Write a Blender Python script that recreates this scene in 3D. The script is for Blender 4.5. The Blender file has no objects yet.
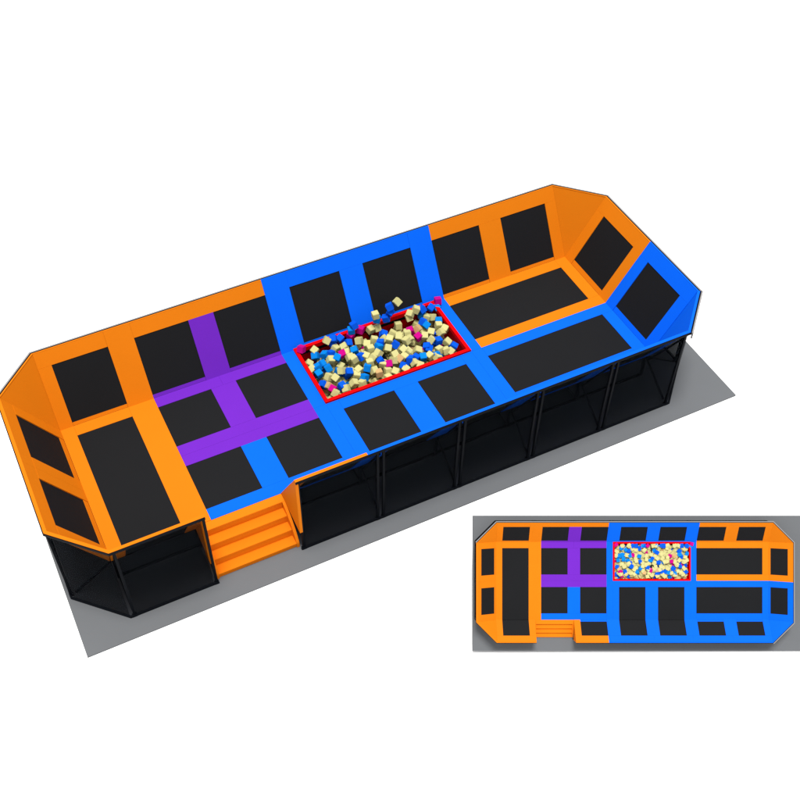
import bpy, bmesh, math, random
from mathutils import Vector, Matrix, Euler
random.seed(11)
S = bpy.context.scene
C = S.collection
M = 2.3            # one bay of the frame, metres
H = .834           # height of the sloped walls above the deck, in bays
G = .4314          # height of the deck above the ground, in bays
RX, RY, RZ = 0.6916, 0.0092, -0.4463

# ------------------------------------------------------------ helpers
def P(x, y, z):    # bays (deck at z=0) -> metres (ground at z=0)
    return Vector((x*M, y*M, (z+G)*M))

def new_obj(name, bm, mats, parent=None, bevel=0.0, smooth=False):
    if bevel > 0:
        es = [e for e in bm.edges if len(e.link_faces) == 2 and e.calc_face_angle(0) > .5]
        bmesh.ops.bevel(bm, geom=es, offset=bevel, segments=2, profile=.6, affect='EDGES', clamp_overlap=True)
    bmesh.ops.recalc_face_normals(bm, faces=bm.faces)
    me = bpy.data.meshes.new(name); bm.to_mesh(me); bm.free()
    for m in (mats if isinstance(mats, (list, tuple)) else [mats]): me.materials.append(m)
    if smooth:
        for p in me.polygons: p.use_smooth = True
    o = bpy.data.objects.new(name, me); C.objects.link(o)
    if parent: o.parent = parent
    return o

def hexa(bm, c, mi=0):
    """8 corners: bottom ring 0-3, top ring 4-7"""
    v = [bm.verts.new(p) for p in c]
    for f in ((0,3,2,1),(4,5,6,7),(0,1,5,4),(1,2,6,5),(2,3,7,6),(3,0,4,7)):
        bm.faces.new([v[i] for i in f]).material_index = mi
    return v

def box_bm(x0, x1, y0, y1, z0, z1, bm=None):
    bm = bm or bmesh.new()
    hexa(bm, [P(x0,y0,z0),P(x1,y0,z0),P(x1,y1,z0),P(x0,y1,z0),P(x0,y0,z1),P(x1,y0,z1),P(x1,y1,z1),P(x0,y1,z1)])
    return bm

def prism(bm, pts, off):
    """closed outline (bays) swept by the vector off"""
    a = [bm.verts.new(P(*p)) for p in pts]
    b = [bm.verts.new(P(p[0]+off[0], p[1]+off[1], p[2]+off[2])) for p in pts]
    n = len(a)
    bm.faces.new(a[::-1]); bm.faces.new(b)
    for i in range(n): bm.faces.new([a[i], a[(i+1)%n], b[(i+1)%n], b[i]])
    return bm

def bar(bm, a, b, w, d=None):
    """square tube between two points (bays), w wide"""
    d = d or w
    A, B = P(*a), P(*b); t = (B-A).normalized()
    up = Vector((0,0,1)) if abs(t.z) < .9 else Vector((0,1,0))
    s = t.cross(up).normalized(); u = s.cross(t).normalized()
    w *= M/2; d *= M/2
    c = [A-s*w-u*d, A+s*w-u*d, A+s*w+u*d, A-s*w+u*d, B-s*w-u*d, B+s*w-u*d, B+s*w+u*d, B-s*w+u*d]
    hexa(bm, c); return bm

# ------------------------------------------------------------ materials
def mat(name, col, rough=.5, spec=.3, bump=0, bscale=60, var=.06, vscale=1.2):
    m = bpy.data.materials.new(name); m.use_nodes = True
    nt = m.node_tree; b = nt.nodes['Principled BSDF']
    b.inputs['Roughness'].default_value = rough
    b.inputs['Specular IOR Level'].default_value = spec
    tc = nt.nodes.new('ShaderNodeTexCoord')
    n = nt.nodes.new('ShaderNodeTexNoise'); n.inputs['Scale'].default_value = vscale; n.inputs['Detail'].default_value = 5
    nt.links.new(tc.outputs['Object'], n.inputs['Vector'])
    mx = nt.nodes.new('ShaderNodeMix'); mx.data_type = 'RGBA'
    mx.inputs[6].default_value = (*[c*(1-var) for c in col], 1)
    mx.inputs[7].default_value = (*[min(1, c*(1+var)) for c in col], 1)
    nt.links.new(n.outputs['Fac'], mx.inputs[0]); nt.links.new(mx.outputs[2], b.inputs['Base Color'])
    if bump:
        n2 = nt.nodes.new('ShaderNodeTexNoise'); n2.inputs['Scale'].default_value = bscale; n2.inputs['Detail'].default_value = 3
        nt.links.new(tc.outputs['Object'], n2.inputs['Vector'])
        bp = nt.nodes.new('ShaderNodeBump'); bp.inputs['Strength'].default_value = bump; bp.inputs['Distance'].default_value = .01
        nt.links.new(n2.outputs['Fac'], bp.inputs['Height']); nt.links.new(bp.outputs['Normal'], b.inputs['Normal'])
    return m

ORANGE = mat('orange_vinyl', (.53,.139,.0040), .6, .03, .12, 5, .04)
BLUE   = mat('blue_vinyl', (.0015,.093,.62), .6, .03, .12, 5, .04)
PURPLE = mat('purple_vinyl', (.110,.015,.34), .6, .03, .12, 5, .04)
STEP   = mat('orange_step_vinyl', (.60,.146,.0045), .6, .03, .1, 6, .04)
RED    = mat('red_vinyl', (.50,.001,.002), .55, .02, .1, 8, .04)
BLACK  = mat('black_powder_coat', (.0030,.0038,.0055), .5, .025)
GREY   = mat('pale_grey_trim', (.22,.21,.21), .5, .2)
SLAB   = mat('grey_floor_slab', (.110,.115,.122), .8, .04, .12, 30, .05, .5)
FLOOR  = mat('white_floor', (.90,.90,.90), .8, .05, .05, 4, .01, .2)
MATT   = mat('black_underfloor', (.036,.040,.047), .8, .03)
FY = mat('pale_yellow_foam', (.44,.41,.175), .95, .04, .35, 60, .06, 8)
FP = mat('peach_foam', (.42,.27,.12), .95, .04, .35, 60, .06, 8)
FS = mat('sky_blue_foam', (.002,.155,.50), .9, .04, .35, 60, .06, 8)
FB = mat('deep_blue_foam', (.002,.072,.52), .9, .04, .35, 60, .06, 8)
FM = mat('magenta_foam', (.38,.002,.15), .9, .04, .35, 60, .06, 8)
PADM = {'o': ORANGE, 'b': BLUE, 'p': PURPLE}

def weave_mat():
    m = mat('black_trampoline_weave', (.0070,.0073,.0082), .7, .07, 0, 1, .08, .6)
    nt = m.node_tree; b = nt.nodes['Principled BSDF']
    tc = nt.nodes.new('ShaderNodeTexCoord')
    hs = []
    for ax in ('X', 'Y'):
        w = nt.nodes.new('ShaderNodeTexWave'); w.bands_direction = ax; w.inputs['Scale'].default_value = 22
        nt.links.new(tc.outputs['Object'], w.inputs['Vector']); hs.append(w)
    a = nt.nodes.new('ShaderNodeMath'); a.operation = 'MULTIPLY'
    nt.links.new(hs[0].outputs['Fac'], a.inputs[0]); nt.links.new(hs[1].outputs['Fac'], a.inputs[1])
    bp = nt.nodes.new('ShaderNodeBump'); bp.inputs['Strength'].default_value = .25; bp.inputs['Distance'].default_value = .004
    nt.links.new(a.outputs[0], bp.inputs['Height']); nt.links.new(bp.outputs['Normal'], b.inputs['Normal'])
    return m
WEAVE = weave_mat()

def net_mat():
    m = bpy.data.materials.new('black_netting'); m.use_nodes = True
    nt = m.node_tree; nt.nodes.remove(nt.nodes['Principled BSDF'])
    b = nt.nodes.new('ShaderNodeBsdfDiffuse'); b.inputs['Color'].default_value = (.0045,.0055,.007,1)
    tr = nt.nodes.new('ShaderNodeBsdfTransparent'); mx = nt.nodes.new('ShaderNodeMixShader')
    tc = nt.nodes.new('ShaderNodeTexCoord'); n = nt.nodes.new('ShaderNodeTexNoise'); n.inputs['Scale'].default_value = 3
    mr = nt.nodes.new('ShaderNodeMapRange'); mr.inputs[3].default_value = .37; mr.inputs[4].default_value = .33
    nt.links.new(tc.outputs['Object'], n.inputs['Vector']); nt.links.new(n.outputs['Fac'], mr.inputs[0])
    nt.links.new(mr.outputs[0], mx.inputs[0])
    nt.links.new(tr.outputs[0], mx.inputs[1]); nt.links.new(b.outputs[0], mx.inputs[2])
    nt.links.new(mx.outputs[0], nt.nodes['Material Output'].inputs['Surface'])
    return m
NET = net_mat()

# ------------------------------------------------------------ setting
def structure(name, bm, m):
    o = new_obj(name, bm, m); o['kind'] = 'structure'; return o
bm = bmesh.new(); R = 60
hexa(bm, [Vector((x,y,z)) for z in (-.35,-.05) for x,y in ((-R,-R),(R,-R),(R,R),(-R,R))])
structure('floor', bm, FLOOR)
bm = box_bm(-.5725, 7.853, -.781, 2.63, -G-.05/M, -G-.002/M)
structure('ground_slab', bm, SLAB)

# ------------------------------------------------------------ the park
park = bpy.data.objects.new('trampoline_park', None); C.objects.link(park)
park['label'] = 'large trampoline park with black beds, orange blue purple pads and foam pit, on grey slab'
park['category'] = 'trampoline park'
park.empty_display_size = .5

def seam(bm, x0, x1, y0, y1, z):
    pass

def floor_pad(x0, x1, y0, y1, c, z=0.0):
    e = .0006
    new_obj('floor_pad', box_bm(x0+e, x1-e, y0+e, y1-e, -.030, z), PADM[c], park, bevel=.005)

def floor_bed(x0, x1, y0, y1):
    new_obj('trampoline_bed', box_bm(x0-.01, x1+.01, y0-.01 if y0 > 0 else y0, y1+.01, -.022, -.006), WEAVE, park)

# floor pads, (x0, x1, y0, y1, colour)
a, b_ = .161, .839
pads = [(0,a,0,2,'o'),(a,b_,2-a,2,'o'),(b_,1+a,0,2,'o'),
        (1+a,2,2-a,2,'p'),(2,2+b_,2-a,2,'p'),(1+b_,2+a,1+a,2-a,'p'),
        (1+a,2+b_,b_,1,'p'),(1+a,2+b_,1,1+a,'p'),
        (1+b_,2+a,a,b_,'b'),(1+a,2+b_,0,a,'b'),
        (2+b_,3,0,1,'b'),(2+b_,3,1,2,'b'),(3,3+a,0,1,'b'),(3+a,4+b_,b_,1,'b'),(3+b_,4+a,0,b_,'b'),
        (4+b_,5,0,1,'b'),(5,5+a-.015,0,1,'b'),(5,5+a-.015,1,2,'b'),
        (5+a-.015,6+b_,2-a,2,'o'),(6+b_,7,1+a,2,'o'),(5+a-.015,7,1,1+a,'o'),
        (5+a-.015,7,b_,1,'b'),(6+b_,7,0,b_,'b'),(5+a-.015,6+b_,0,a,'b')]
for q in pads: floor_pad(*q)
for q in [(a,b_,0,2-a),(1+a,1+b_,1+a,2-a),(2+a,2+b_,1+a,2-a),(1+a,1+b_,a,b_),(2+a,2+b_,a,b_),
          (3+a,3+b_,0,b_),(4+a,4+b_,0,b_),(5+a,6+b_,1+a,2-a),(5+a,6+b_,a,b_)]:
    floor_bed(*q)

# sloped walls: origin, along, up the slope, outward normal
def frame(kind):
    if kind == 'back':  O, A, U = (0,2,0),(1,0,0),(0,.5,H)
    if kind == 'front': O, A, U = (0,0,0),(1,0,0),(0,-.5,H)
    if kind == 'left':  O, A, U = (0,0,0),(0,1,0),(-.5,0,H)
    if kind == 'right': O, A, U = (7,0,0),(0,1,0),(.5,0,H)
    O, A, U = Vector(O), Vector(A), Vector(U)
    N = A.cross(U).normalized()
    inward = {'back':(0,-1,0),'front':(0,1,0),'left':(1,0,0),'right':(-1,0,0)}[kind]
    if N.dot(Vector(inward)) < 0: N = -N
    return O, A, U, N

def wall_piece(kind, a0, a1, t0, t1, n0, n1, name, m, bevel=.008):
    O, A, U, N = frame(kind); e = .0006
    f = lambda s, t, n: P(*(O+A*s+U*t+N*n))
    bm = bmesh.new()
    a0 += e; a1 -= e; t0 += e; t1 -= e
    hexa(bm, [f(a0,t0,n0),f(a1,t0,n0),f(a1,t1,n0),f(a0,t1,n0),f(a0,t0,n1),f(a1,t0,n1),f(a1,t1,n1),f(a0,t1,n1)])
    return new_obj(name, bm, m, park, bevel=bevel)
def wpad(kind, a0, a1, t0, t1, c, raised=0.0):
    wall_piece(kind, a0, a1, t0, t1, -.032, raised, 'wall_pad', PADM[c])
def wbed(kind, a0, a1, t0, t1):
    wall_piece(kind, a0-.008, a1+.008, max(0,t0-.01), t1+.01, -.024, -.008, 'wall_trampoline_bed', WEAVE, 0)

TT, TB = .805, .045
# back wall
bc = 'oopbbbbo'
def backcol(x): return 'o' if x < 2.8 else ('b' if x < 5.14 else 'o')
for k in range(7): wbed('back', k+a, k+b_, TB, TT)
for (x0, x1, c, full) in [(0,a,'o',0),(b_,1+a,'o',1),(1+b_,2+a,'p',0),(2+b_,3+a,'b',1),(3+b_,4+a,'b',0),
                          (4+b_,5+a-.015,'b',1),(5+b_,6+a,'o',0),(6+b_,7,'o',0)]:
    wpad('back', x0, x1, -.008, 1 if full else TT, c, .003)
for (x0, x1, c) in [(0,b_,'o'),(1+a,2+b_,'o'),(3+a,4+b_,'b'),(5+a-.015,7,'o')]:
    wpad('back', x0, x1, TT, 1, c)
for k, c in enumerate('oppbboo'):
    x1 = k+b_; x0 = k+a
    if k == 5: x0 -= .015
    wpad('back', x0, x1, 0, TB, c, -.003)
# left wall, right wall
for kind, cols in (('left', 'oo'), ('right', 'bo')):
    s0, s1 = cols; LB, LT = (.08, .80) if kind == 'left' else (.07, .80)
    for k in (0, 1): wbed(kind, k+a, k+b_, LB, LT)
    wpad(kind, 0, a, -.008, LT, s0, .003); wpad(kind, b_, 1, -.008, LT, s0, .003)
    wpad(kind, 1, 1+a, -.008, LT, s1, .003); wpad(kind, 1+b_, 2, -.008, LT, s1, .003)
    wpad(kind, 0, 1, LT, 1, s0); wpad(kind, 1, 2, LT, 1, s1)
    wpad(kind, a, b_, 0, LB, s0, -.003); wpad(kind, 1+a, 1+b_, 0, LB, s1, -.003)
# front wall (open over the second bay for the steps)
for k in (0,3,4): wbed('front', k+a, k+b_, 0, .735)
for k in (2,5,6):
    wbed('front', k+a, k+b_, .075, .735); wpad('front', k+a, k+b_, 0, .075, 'b', -.003)
for (x0, x1, c) in [(0,a,'o'),(b_,1,'o'),(2,2+a,'o'),(2+b_,3+a,'b'),(3+b_,4+a,'b'),(4+b_,5+a,'b'),(5+b_,6+a,'b'),(6+b_,7,'b')]:
    wpad('front', x0, x1, 0, .735, c, .003)
for (x0, x1, c) in [(0,1,'o'),(2,2+b_,'o'),(2+b_,4,'b'),(4,5,'b'),(5,6,'b'),(6,7,'b')]:
    wpad('front', x0, x1, .735, 1, c)
# triangular corner pads
def corner(pt, r0, r1, c):
    p0, q0, q1 = Vector((*pt,0)), Vector((*r0,H)), Vector((*r1,H))
    n = (q0-p0).cross(q1-p0).normalized()
    if n.dot(Vector((3.5,1,0))-p0) < 0: n = -n
    cen = (p0+q0+q1)/3
    pts = [v+(v-cen)*.02-n*.0006 for v in (p0,q0,q1)]; pts[1].z = pts[2].z = H-.001
    bm = prism(bmesh.new(), [tuple(v) for v in pts], tuple(-n*.028))
    new_obj('corner_pad', bm, PADM[c], park)
corner((0,2),(0,2.5),(-.5,2),'o'); corner((0,0),(0,-.5),(-.5,0),'o')
corner((7,2),(7,2.5),(7.5,2),'o'); corner((7,0),(7,-.5),(7.5,0),'b')
# end boards of the front wall each side of the steps
for x0, s, yo in ((1.0, -1, -.475), (2.0, 1, -.53)):
    bm = prism(bmesh.new(), [(x0, .0, -.005), (x0, -.5 if s > 0 else yo+.005, (H if s > 0 else H*.94)-.01), (x0, yo, (H if s > 0 else H*.94)-.01), (x0, yo, -.10), (x0, yo+.05, -.10)], (s*.034 if s > 0 else -.034, 0, 0))
    new_obj('wall_end_board', bm, ORANGE, park, bevel=.008)

# rim: padded cap along the top, mitred at the corners
ring = [(0,-.5),(7,-.5),(7.5,0),(7.5,2),(7,2.5),(0,2.5),(-.5,2),(-.5,0)]
def offset_ring(d):
    out = []; n = len(ring)
    for i in range(n):
        p, q, r = Vector(ring[i-1]), Vector(ring[i]), Vector(ring[(i+1)%n])
        n1 = Vector(((q-p).y, -(q-p).x)).normalized(); n2 = Vector(((r-q).y, -(r-q).x)).normalized()
        m_ = (n1+n2); m_ = m_/m_.length_squared*2
        out.append(q+m_*d)
    return out
def ring_piece(i, s0, s1, d0, d1, z0, z1, name, m, bevel=.006, parent=None):
    A0, A1 = offset_ring(d0), offset_ring(d1); j = (i+1) % 8
    base0, base1 = Vector(ring[i]), Vector(ring[j]); L = (base1-base0).length; t = (base1-base0)/L
    def pt(R_, s, end):
        if s <= 0: return R_[i]
        if s >= L: return R_[j]
        n_ = Vector((t.y, -t.x)); return base0+t*s+n_*((d0 if R_ is A0 else d1))
    e = .001
    c = [pt(A0,s0,0), pt(A1,s0,0), pt(A1,s1,1), pt(A0,s1,1)]
    bm = bmesh.new()
    hexa(bm, [P(p.x,p.y,z0) for p in c]+[P(p.x,p.y,z1) for p in c])
    return new_obj(name, bm, m, park, bevel=bevel)
SQ = math.sqrt(.5)
EDGE = {2: .016, 3: .012, 4: .012, 5: .016, 1: .028}
rims = [(0,0,1,'o'),(0,2,2.839,'o'),(0,2.839,5,'b'),(0,5,7,'b'),(1,0,SQ,'b'),(2,0,1,'b'),(2,1,2,'o'),(3,0,SQ,'o'),
        (4,0,7-5.145,'o'),(4,7-5.145,7-2.839,'b'),(4,7-2.839,7,'o'),(5,0,SQ,'o'),(6,0,2,'o'),(7,0,SQ,'o')]
for i, s0, s1, c in rims:
    ring_piece(i, s0, s1, -.001, EDGE.get(i, .036), H-.022, H+.004, 'rim_pad', PADM[c])
# steel rail outside the rim and pale cladding edge behind
segs = [(0,0,1),(0,2,7),(1,0,SQ),(2,0,2),(3,0,SQ),(4,0,7),(5,0,SQ),(6,0,2),(7,0,SQ)]
for i, s0, s1 in segs:
    e_ = EDGE.get(i, .036)+.001
    ring_piece(i, s0, s1, e_, e_+(.016 if i in EDGE else .010), H-.03, H+.003, 'top_rail', BLACK, .003)
    if i in (1,2,3,4,5): ring_piece(i, s0, s1, e_+.017, e_+.036, H-.09, H+.003, 'cladding_edge', GREY, .003)
    ring_piece(i, s0, s1, .012, .036, -G, -G+.022, 'base_rail', BLACK, .004)

# posts (pairs at every bay line) and netting panels
def post(i, s, w=.028):
    base0, base1 = Vector(ring[i]), Vector(ring[(i+1)%8]); t = (base1-base0).normalized(); n_ = Vector((t.y,-t.x))
    p = base0+t*s+n_*.012
    bm = bmesh.new()
    c = [p-t*w/2-n_*w/2, p+t*w/2-n_*w/2, p+t*w/2+n_*w/2, p-t*w/2+n_*w/2]
    hexa(bm, [P(q.x,q.y,-G) for q in c]+[P(q.x,q.y,H-.055) for q in c])
    o = new_obj('frame_post', bm, BLACK, park, bevel=.004)
    f = bmesh.new(); w2 = w*.95
    c = [p-t*w2-n_*w2, p+t*w2-n_*w2, p+t*w2+n_*w2, p-t*w2+n_*w2]
    hexa(f, [P(q.x,q.y,-G+.0005) for q in c]+[P(q.x,q.y,-G+.0048) for q in c])
    new_obj('foot_plate', f, BLACK, o)
def panel(i, s0, s1):
    base0, base1 = Vector(ring[i]), Vector(ring[(i+1)%8]); t = (base1-base0).normalized(); n_ = Vector((t.y,-t.x))
    bm = bmesh.new(); q0, q1 = base0+t*s0, base0+t*s1
    c = [q0+n_*.010, q0+n_*.014, q1+n_*.014, q1+n_*.010]
    hexa(bm, [P(q.x,q.y,-G+.022) for q in c]+[P(q.x,q.y,H-.05) for q in c])
    new_obj('net_panel', bm, NET, park)
for i, lens in ((0,7),(2,2),(4,7),(6,2)):
    for k in range(lens+1):
        if k > 0 and not (i == 0 and k == 2): post(i, k-(.017 if i == 0 and k == 1 else .036))
        if k < lens and not (i == 0 and k == 1): post(i, k+.036)
    for k in range(lens):
        if i == 0 and k == 1: continue
        panel(i, k+.052, k+.948)
for i in (1,3,5,7): panel(i, .01, SQ-.01)

# steel underframe: legs, joists and slanted struts
for y in (0.03, 1, 1.97):
    new_obj('deck_joist', bar(bmesh.new(), (0.03,y,-.062), (6.97,y,-.062), .028, .05), BLACK, park)
for k in range(8):
    x = min(max(k,.03), 6.97)
    new_obj('cross_joist', bar(bmesh.new(), (x,.05,-.058), (x,1.95,-.058), .026, .04), BLACK, park)
    for y in (.03, 1, 1.97):
        if k in (4,) and y > .5 : continue
        new_obj('underframe_leg', bar(bmesh.new(), (x,y,-G), (x,y,-.09), .034), BLACK, park)
    if k not in (1,2):
        new_obj('wall_strut', bar(bmesh.new(), (x,-.04,-.08), (x,-.49,H-.12), .022), BLACK, park)
    new_obj('diagonal_brace', bar(bmesh.new(), (x,.0,-.10), (x,-.46,-G+.03), .02), BLACK, park)
    if k in (0,2,5,7):
        new_obj('wall_strut', bar(bmesh.new(), (x,2.05,-.08), (x,2.50,H-.12), .022), BLACK, park)
for y in (.03, 1, 1.97):
    for x, xo in ((0,-.46),(7,7.46)):
        new_obj('diagonal_brace', bar(bmesh.new(), (x,y,-.10), (xo,y,-G+.03), .02), BLACK, park)
for y in (0.03, 1, 1.97):
    new_obj('ground_rail', bar(bmesh.new(), (0.06,y,-G+.022), (6.94,y,-G+.022), .026), BLACK, park)
    for x in (1, 3, 5, 6): 
        if y < 1.5: new_obj('cross_rail', bar(bmesh.new(), (x,y+.03,-G+.02), (x,y+.91,-G+.02), .02), BLACK, park)
# black matting laid under the frame
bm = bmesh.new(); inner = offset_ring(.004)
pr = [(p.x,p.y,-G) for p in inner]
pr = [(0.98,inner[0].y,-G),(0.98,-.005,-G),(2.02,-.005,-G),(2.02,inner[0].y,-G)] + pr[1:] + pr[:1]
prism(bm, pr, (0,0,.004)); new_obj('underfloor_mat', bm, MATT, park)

# foam pit: red padded frame and lining
pit = new_obj('pit_floor', box_bm(3.01,4.99,1.01,1.99,-.40,-.385), RED, park)
for (x0,x1,y0,y1) in ((3.0,5.0,1.0,1.046),(3.0,5.0,1.954,2.0),(3.0,3.046,1.046,1.954),(4.954,5.0,1.046,1.954)):
    new_obj('pit_rim_pad', box_bm(x0,x1,y0,y1,-.035,.026), RED, park, bevel=.012)
for (x0,x1,y0,y1) in ((3.012,4.988,1.012,1.03),(3.012,4.988,1.97,1.988),(3.012,3.03,1.03,1.97),(4.97,4.988,1.03,1.97)):
    new_obj('pit_lining', box_bm(x0,x1,y0,y1,-.385,-.036), RED, park)

# steps: four treads between two rounded cheeks
stair = bpy.data.objects.new('staircase', None); C.objects.link(stair); stair.parent = park
dz = .119
lev = [(0.0, -.113, -.004), (-.113, -.232, -.004-dz), (-.232, -.351, -.004-2*dz), (-.351, -.470, -.004-3*dz)]
for n_, (y1, y0, z) in enumerate(lev):
    zb = z-dz if n_ < 3 else -G
    o = new_obj('tread', box_bm(1.032 if n_ else 1.0, 1.968 if n_ else 1.998, y0, y1+(.03 if n_ else -.0008), z-.022, z), STEP, stair, bevel=.008)
    new_obj('riser', box_bm(1.034, 1.966, y0+.006, y0+.02, zb-.001 if n_ < 3 else zb+.001, z-.018), STEP, stair)
for x0 in (1.0, 1.966):
    out = [(0,-.119,-.005)]
    prof = [(-.114,-.005)]
    for k in range(1, 9):
        u = k/8; ang = u*math.pi/2
        y = -.114-.358*(.55*u+.45*math.sin(ang)); z = -.008-(.33)*(.55*u+.45*(1-math.cos(ang)))
        prof.append((y, z))
    prof += [(-.478,-.36),(-.480,-G),(-.114,-G)]
    prof = [(x0, y, z) for y, z in prof]
    new_obj('side_cheek', prism(bmesh.new(), prof, (.032,0,0)), STEP, stair, bevel=.006)

# ------------------------------------------------------------ foam cubes
CUBE = .085
def cube_mesh(m, seed):
    r = random.Random(seed); bm = bmesh.new(); bmesh.ops.create_cube(bm, size=CUBE*M)
    bmesh.ops.bevel(bm, geom=bm.edges[:], offset=.010, segments=2, affect='EDGES')
    for v in bm.verts: v.co *= 1+r.uniform(-.012,.012)
    me = bpy.data.meshes.new('foam_cube'); bm.to_mesh(me); bm.free(); me.materials.append(m); return me
KIND = {'y': (FY,'pale yellow'), 'p': (FP,'peach'), 's': (FS,'sky blue'), 'b': (FB,'deep blue'), 'm': (FM,'magenta')}
meshes = {k: [cube_mesh(v[0], i) for i in range(3)] for k, v in KIND.items()}
DATA = """y4.1,1.9,0.23 s4.12,1.9,0.15 b4.25,1.9,0.11 b4.31,1.9,0.19 b4.3,1.9,0.29 y4.41,1.9,0.33 y4.03,1.9,0 y4.12,1.9,-0.01 b3.8,1.9,0.18 s3.76,1.9,0.11 m3.89,1.9,0.06 m3.75,1.9,0.02 y3.42,1.9,0.08 b3.6,1.9,0.03 b3.51,1.9,0.07 m3.08,1.92,0.06 b3.68,1.83,-0.02 y3.81,1.78,0.01 b3.5,1.9,-0.03 y3.5,1.82,-0.03 y3.61,1.79,-0.02 y3.25,1.9,-0.02 s3.23,1.84,-0.06 s3.34,1.79,-0.04 b3.41,1.76,-0.03 s3.45,1.65,-0.01 m3.53,1.66,0.01 y3.36,1.66,-0.02 s3.68,1.63,0.03 y3.58,1.56,0.02 y3.58,1.65,0.02 y3.61,1.5,0.03 b3.7,1.49,0.04 y3.76,1.47,0.04 y3.1,1.75,-0.06 y3.1,1.65,-0.05 s3.24,1.66,-0.04 s3.17,1.63,-0.04 s3.28,1.55,-0.03 s3.14,1.53,-0.05 y3.41,1.43,-0.02 b3.48,1.37,-0.02 y3.6,1.34,-0.01 y3.3,1.37,-0.04 s3.71,1.32,-0 s3.62,1.22,-0.04 b3.12,1.35,-0.06 p3.17,1.3,-0.06 m3.2,1.24,-0.07 y3.2,1.17,-0.07 b3.32,1.23,-0.06 y3.35,1.18,-0.07 y3.47,1.2,-0.05 y3.55,1.29,-0.03 y3.23,1.42,-0.04 y4.39,1.83,-0.02 y3.97,1.67,0.05 b4.13,1.73,0.03 y4.08,1.62,0.06 y4.23,1.68,0.04 y4.14,1.58,0.07 y4.27,1.58,0.06 b4.17,1.47,0.06 b4.01,1.57,0.07 s3.96,1.52,0.07 y4.06,1.46,0.06 y3.86,1.64,0.05 y3.86,1.54,0.06 y3.92,1.44,0.05 y4.24,1.37,0.03 y4.28,1.34,0.01 y4.41,1.32,-0.01 m4.47,1.64,0.02 p4.57,1.64,0.01 m4.51,1.5,0.02 y4.4,1.59,0.04 y4.38,1.5,0.04 y4.33,1.48,0.05 b4.55,1.33,-0.02 s4.43,1.21,-0.04 y4.1,1.35,0.03 y4.06,1.29,0 y4.2,1.29,-0 p4.14,1.28,-0 m3.98,1.27,-0.01 b3.9,1.33,0.02 y3.91,1.3,0 y3.93,1.19,-0.04 y4.01,1.15,-0.05 b4.15,1.18,-0.04 y4.15,1.13,-0.05 b4.26,1.23,-0.02 b4.34,1.23,-0.03 y4.29,1.17,-0.04 y3.77,1.26,-0.02 p3.81,1.2,-0.03 y3.77,1.37,0.02 y3.83,1.41,0.04 y4.59,1.49,0.01 y4.68,1.9,0.08 b4.77,1.9,0.05 s4.77,1.9,-0.06 y4.58,1.9,-0.02 y4.6,1.9,0.04 y4.81,1.83,-0.06 y4.87,1.81,-0.06 b4.9,1.9,0.02 s4.985,1.895,-0.01 m5.02,1.94,0.06 b4.71,1.76,-0.03 s4.72,1.68,-0.02 s4.91,1.7,-0.05 y4.86,1.61,-0.03 y4.91,1.53,-0.04 y4.83,1.49,-0.03 y4.65,1.41,-0.01 y4.71,1.53,-0.01 b4.73,1.37,-0.03 y4.83,1.32,-0.05 b4.88,1.23,-0.07 b4.56,1.3,-0.03 s4.61,1.18,-0.06 y4.68,1.24,-0.05 y4.75,1.2,-0.06 y4.52,1.2,-0.05 y4.6,1.15,-0.06 y4.81,1.17,-0.07 y3.56,1.16,-0.06 y3.89,1.1,-0.06 y4.34,1.12,-0.06"""
SPECIAL = {(4.41,.33): 'pale yellow foam cube tossed highest of all, in front of the back wall bed',
           (4.1,.23): 'pale yellow foam cube tossed above the back rim, left of three tossed blue ones',
           (4.12,.15): 'sky blue foam cube just under a tossed pale yellow cube at the back rim',
           (4.25,.11): 'deep blue foam cube, lowest of three tossed over the back rim',
           (4.31,.19): 'deep blue foam cube, middle of three tossed over the back rim',
           (4.3,.29): 'deep blue foam cube, top of three tossed over the back rim',
           (3.8,.18): 'deep blue foam cube heaped highest at the back rim, before the blue wall pad',
           (3.76,.11): 'sky blue foam cube below a deep blue one and above a magenta one',
           (3.89,.06): 'magenta foam cube at the back rim, right of the sky blue and deep blue stack',
           (3.75,.02): 'magenta foam cube under the sky blue cube near the back rim of the red pit',
           (3.08,.06): 'magenta foam cube sitting alone on the back left corner of the red pit rim',
           (5.02,.06): 'magenta foam cube sitting on the back right corner of the red pit rim',
           (4.985,-.01): 'sky blue foam cube just below the magenta one at the back right corner',
           (3.2,-.07): 'magenta foam cube near the front left corner of the red pit',
           (3.98,-.01): 'magenta foam cube in the middle near the front rim of the red pit',
           (4.47,.02): 'magenta foam cube beside a peach cube, the rear of two right of the pit centre',
           (4.51,.02): 'magenta foam cube, the nearer of two right of the pit centre',
           (3.53,.01): 'half buried magenta foam cube in the left part of the red pit',
           (4.57,.01): 'peach foam cube behind the nearer of two magenta cubes right of the pit centre',
           (3.17,-.06): 'peach foam cube just behind the magenta one near the front left corner of the pit',
           (4.14,-0.): 'peach foam cube right of pit centre, towards the front rim',
           (3.81,-.03): 'peach foam cube left of pit centre, close to the front rim'}
cubes = []   # (kind, x, y, z, rot)
def rrot(): return Euler((random.uniform(-.6,.6), random.uniform(-.6,.6), random.uniform(0,1.57)))
for q in DATA.split():
    x, y, z = map(float, q[1:].split(','))
    cubes.append((q[0], x, y, z, rrot()))
def surf(x, y): return -.13+.15*math.exp(-((x-4.05)/.8)**2-((y-1.55)/.35)**2)
hand = len(cubes); tries = 0
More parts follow.
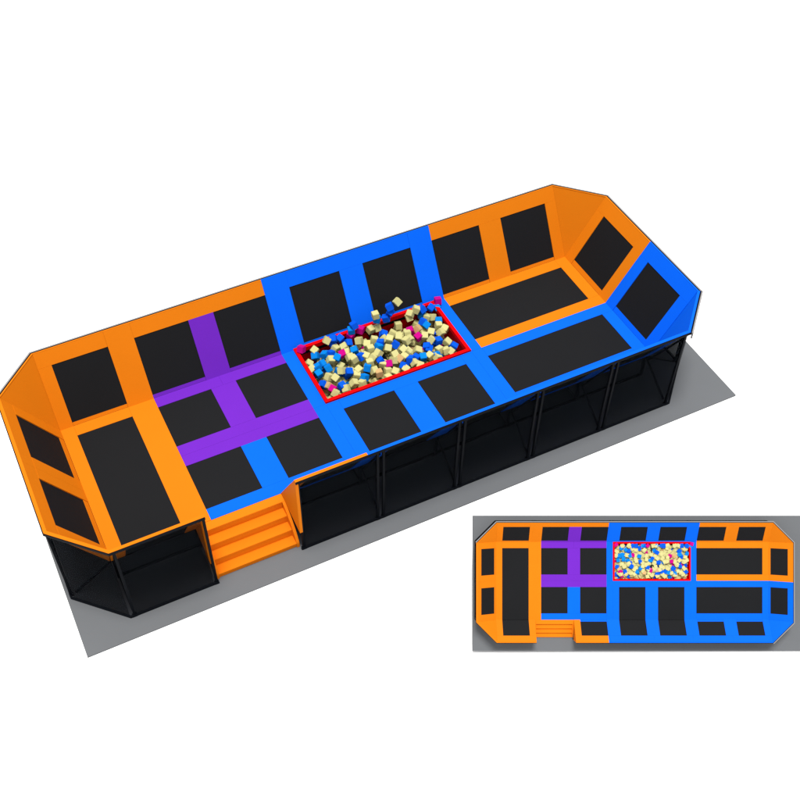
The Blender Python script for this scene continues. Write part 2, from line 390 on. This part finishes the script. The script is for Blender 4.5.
while len(cubes) < 298 and tries < 20000:      # cubes showing between the top ones
    tries += 1
    x, y = random.uniform(3.1, 4.9), random.uniform(1.1, 1.9)
    z = surf(x, y)-random.uniform(.06,.15)
    if all((c[1]-x)**2+(c[2]-y)**2+(c[3]-z)**2 > .070**2 for c in cubes):
        cubes.append((random.choices('ypsbm', (80,4,6,8,2))[0], x, y, z, rrot()))
for n_, (k, x, y, z, r) in enumerate(cubes):
    o = bpy.data.objects.new('foam_cube', random.choice(meshes[k])); C.objects.link(o)
    o.location = P(x, y, z); o.rotation_euler = r
    o['category'] = 'foam cube'
    lab = next((v for (sx, sz), v in SPECIAL.items() if n_ < hand and abs(sx-x) < .003 and abs(sz-z) < .003), None)
    if not lab:
        side = 'left end' if x < 3.5 else 'left half' if x < 4 else 'right half' if x < 4.5 else 'right end'
        dep = 'back rim' if y > 1.72 else 'front rim' if y < 1.3 else 'middle'
        where = ('near the %s' % dep) if dep != 'middle' else 'midway across'
        lab = '%s foam cube %s %s, %s of the large pit' % (KIND[k][1], 'lying' if n_ < hand else 'sunk', where, side)
    o['label'] = lab; o['group'] = 'foam cubes in the red pit'

def cube_heap(name, items, mats, S_=1.0, M4=None, zs=1.0):
    bm = bmesh.new(); idx = 'ypsbm'
    for k, x, y, z, r in items:
        m4 = Matrix.Translation(P(x,y,z)) @ r.to_matrix().to_4x4()
        if M4: m4 = M4 @ m4
        g = bmesh.ops.create_cube(bm, size=CUBE*M*S_, matrix=m4)
        for f in {f for v in g['verts'] for f in v.link_faces}: f.material_index = idx.index(k)
    return new_obj(name, bm, mats)
under = []
for lay in range(3):
    yy = 1.08
    while yy < 1.93:
        xx = 3.08
        while xx < 4.93:
            x, y = xx+random.uniform(-.02,.02), yy+random.uniform(-.02,.02)
            under.append((random.choices('ypsbm', (84,3,5,6,2))[0], x, y, surf(x,y)-.20-.06*lay, rrot())); xx += .078
        yy += .078
FM5 = [FY, FP, FS, FB, FM]
o = cube_heap('buried_foam_cubes', under, FM5)
o['kind'] = 'stuff'; o['label'] = 'deep fill of mostly pale yellow foam cubes under the top layer of the pit'; o['category'] = 'foam cubes'

# ------------------------------------------------------------ inset plan view of the park, built as a flattened model facing the camera
sc = 0.4079
rot = Euler((RX, RY, RZ), 'XYZ').to_matrix().to_4x4()
root = Matrix.Translation(P(3.4387, -2.3707, -.1880)) @ rot @ Matrix.Diagonal((sc, sc, sc*.36, 1))
def copy_tree(o, parent=None):
    c = o.copy(); C.objects.link(c); c.parent = parent
    for ch in list(o.children): copy_tree(ch, c)
    return c
model = copy_tree(park)
model.name = 'inset_plan_model'
model.matrix_world = root
model['label'] = 'inset plan view of the trampoline park, built as a small relief model on grey board'
model['category'] = 'scale model'
board = new_obj('base_board', box_bm(-.59, 8.05, -.83, 2.66, -G-.07, -G-.002), SLAB, model, bevel=.01)
o = cube_heap('miniature_foam_cubes', [(k,x,y,min(z,.03),r) for k,x,y,z,r in cubes if k in 'ypsbm']+under[:len(under)//3], FM5, 1.0, root)
o['kind'] = 'stuff'; o['label'] = 'tiny foam cubes filling the red pit of the small tilted inset plan model'; o['category'] = 'foam cubes'
# wedge props that carry the board, standing on the floor behind it
easel = bpy.data.objects.new('model_easel', None); C.objects.link(easel)
easel['label'] = 'low black easel behind the small tilted model, propping it off the floor'; easel['category'] = 'easel'
for x in (1.2, 6.0):
    top = root @ P(x, 2.2, -G-.075); low = root @ P(x, -.5, -G-.075)
    for (A_, B_) in ((top, Vector((top.x, top.y, -.05))), (top, low)):
        bm = bmesh.new(); w = .03
        d = (B_-A_).normalized(); s = d.cross(Vector((1,0,0)) if abs(d.x) < .7 else Vector((0,1,0))).normalized(); u = s.cross(d)
        off = Vector((0,0,-.035)) if B_ is low else Vector((0,0,0))
        hexa(bm, [q+off+s*i*w+u*j*w for q in (A_,B_) for i,j in ((-1,-1),(1,-1),(1,1),(-1,1))])
        new_obj('easel_strut', bm, BLACK, easel)

# ------------------------------------------------------------ light: white surround and one broad soft overhead lamp
w = bpy.data.worlds.new('World'); S.world = w; w.use_nodes = True
w.node_tree.nodes['Background'].inputs[0].default_value = (1, 1, 1, 1)
w.node_tree.nodes['Background'].inputs[1].default_value = 1.0
L = bpy.data.lights.new('overhead_lamp', 'SUN'); L.energy = 4.5; L.angle = math.radians(20); L.color = (1, .985, .96)
lo = bpy.data.objects.new('overhead_lamp', L); C.objects.link(lo)
lo.rotation_euler = Vector((-.05, -.08, 1)).to_track_quat('Z', 'Y').to_euler()

# ------------------------------------------------------------ camera
cam = bpy.data.cameras.new('camera'); co = bpy.data.objects.new('camera', cam); C.objects.link(co)
co.location = P(-0.2127, -7.1531, 10.0024); co.rotation_euler = (RX, RY, RZ)
cam.sensor_width = 36; cam.lens = 1101.24/800*36
cam.shift_x = (400-369.6)/800; cam.shift_y = (433.04-400)/800
cam.clip_end = 400
S.camera = co
S.render.engine = 'CYCLES'
S.cycles.max_bounces = 8; S.cycles.transparent_max_bounces = 12
S.view_settings.view_transform = 'Standard'; S.view_settings.look = 'None'
S.view_settings.exposure = 0; S.view_settings.gamma = 1
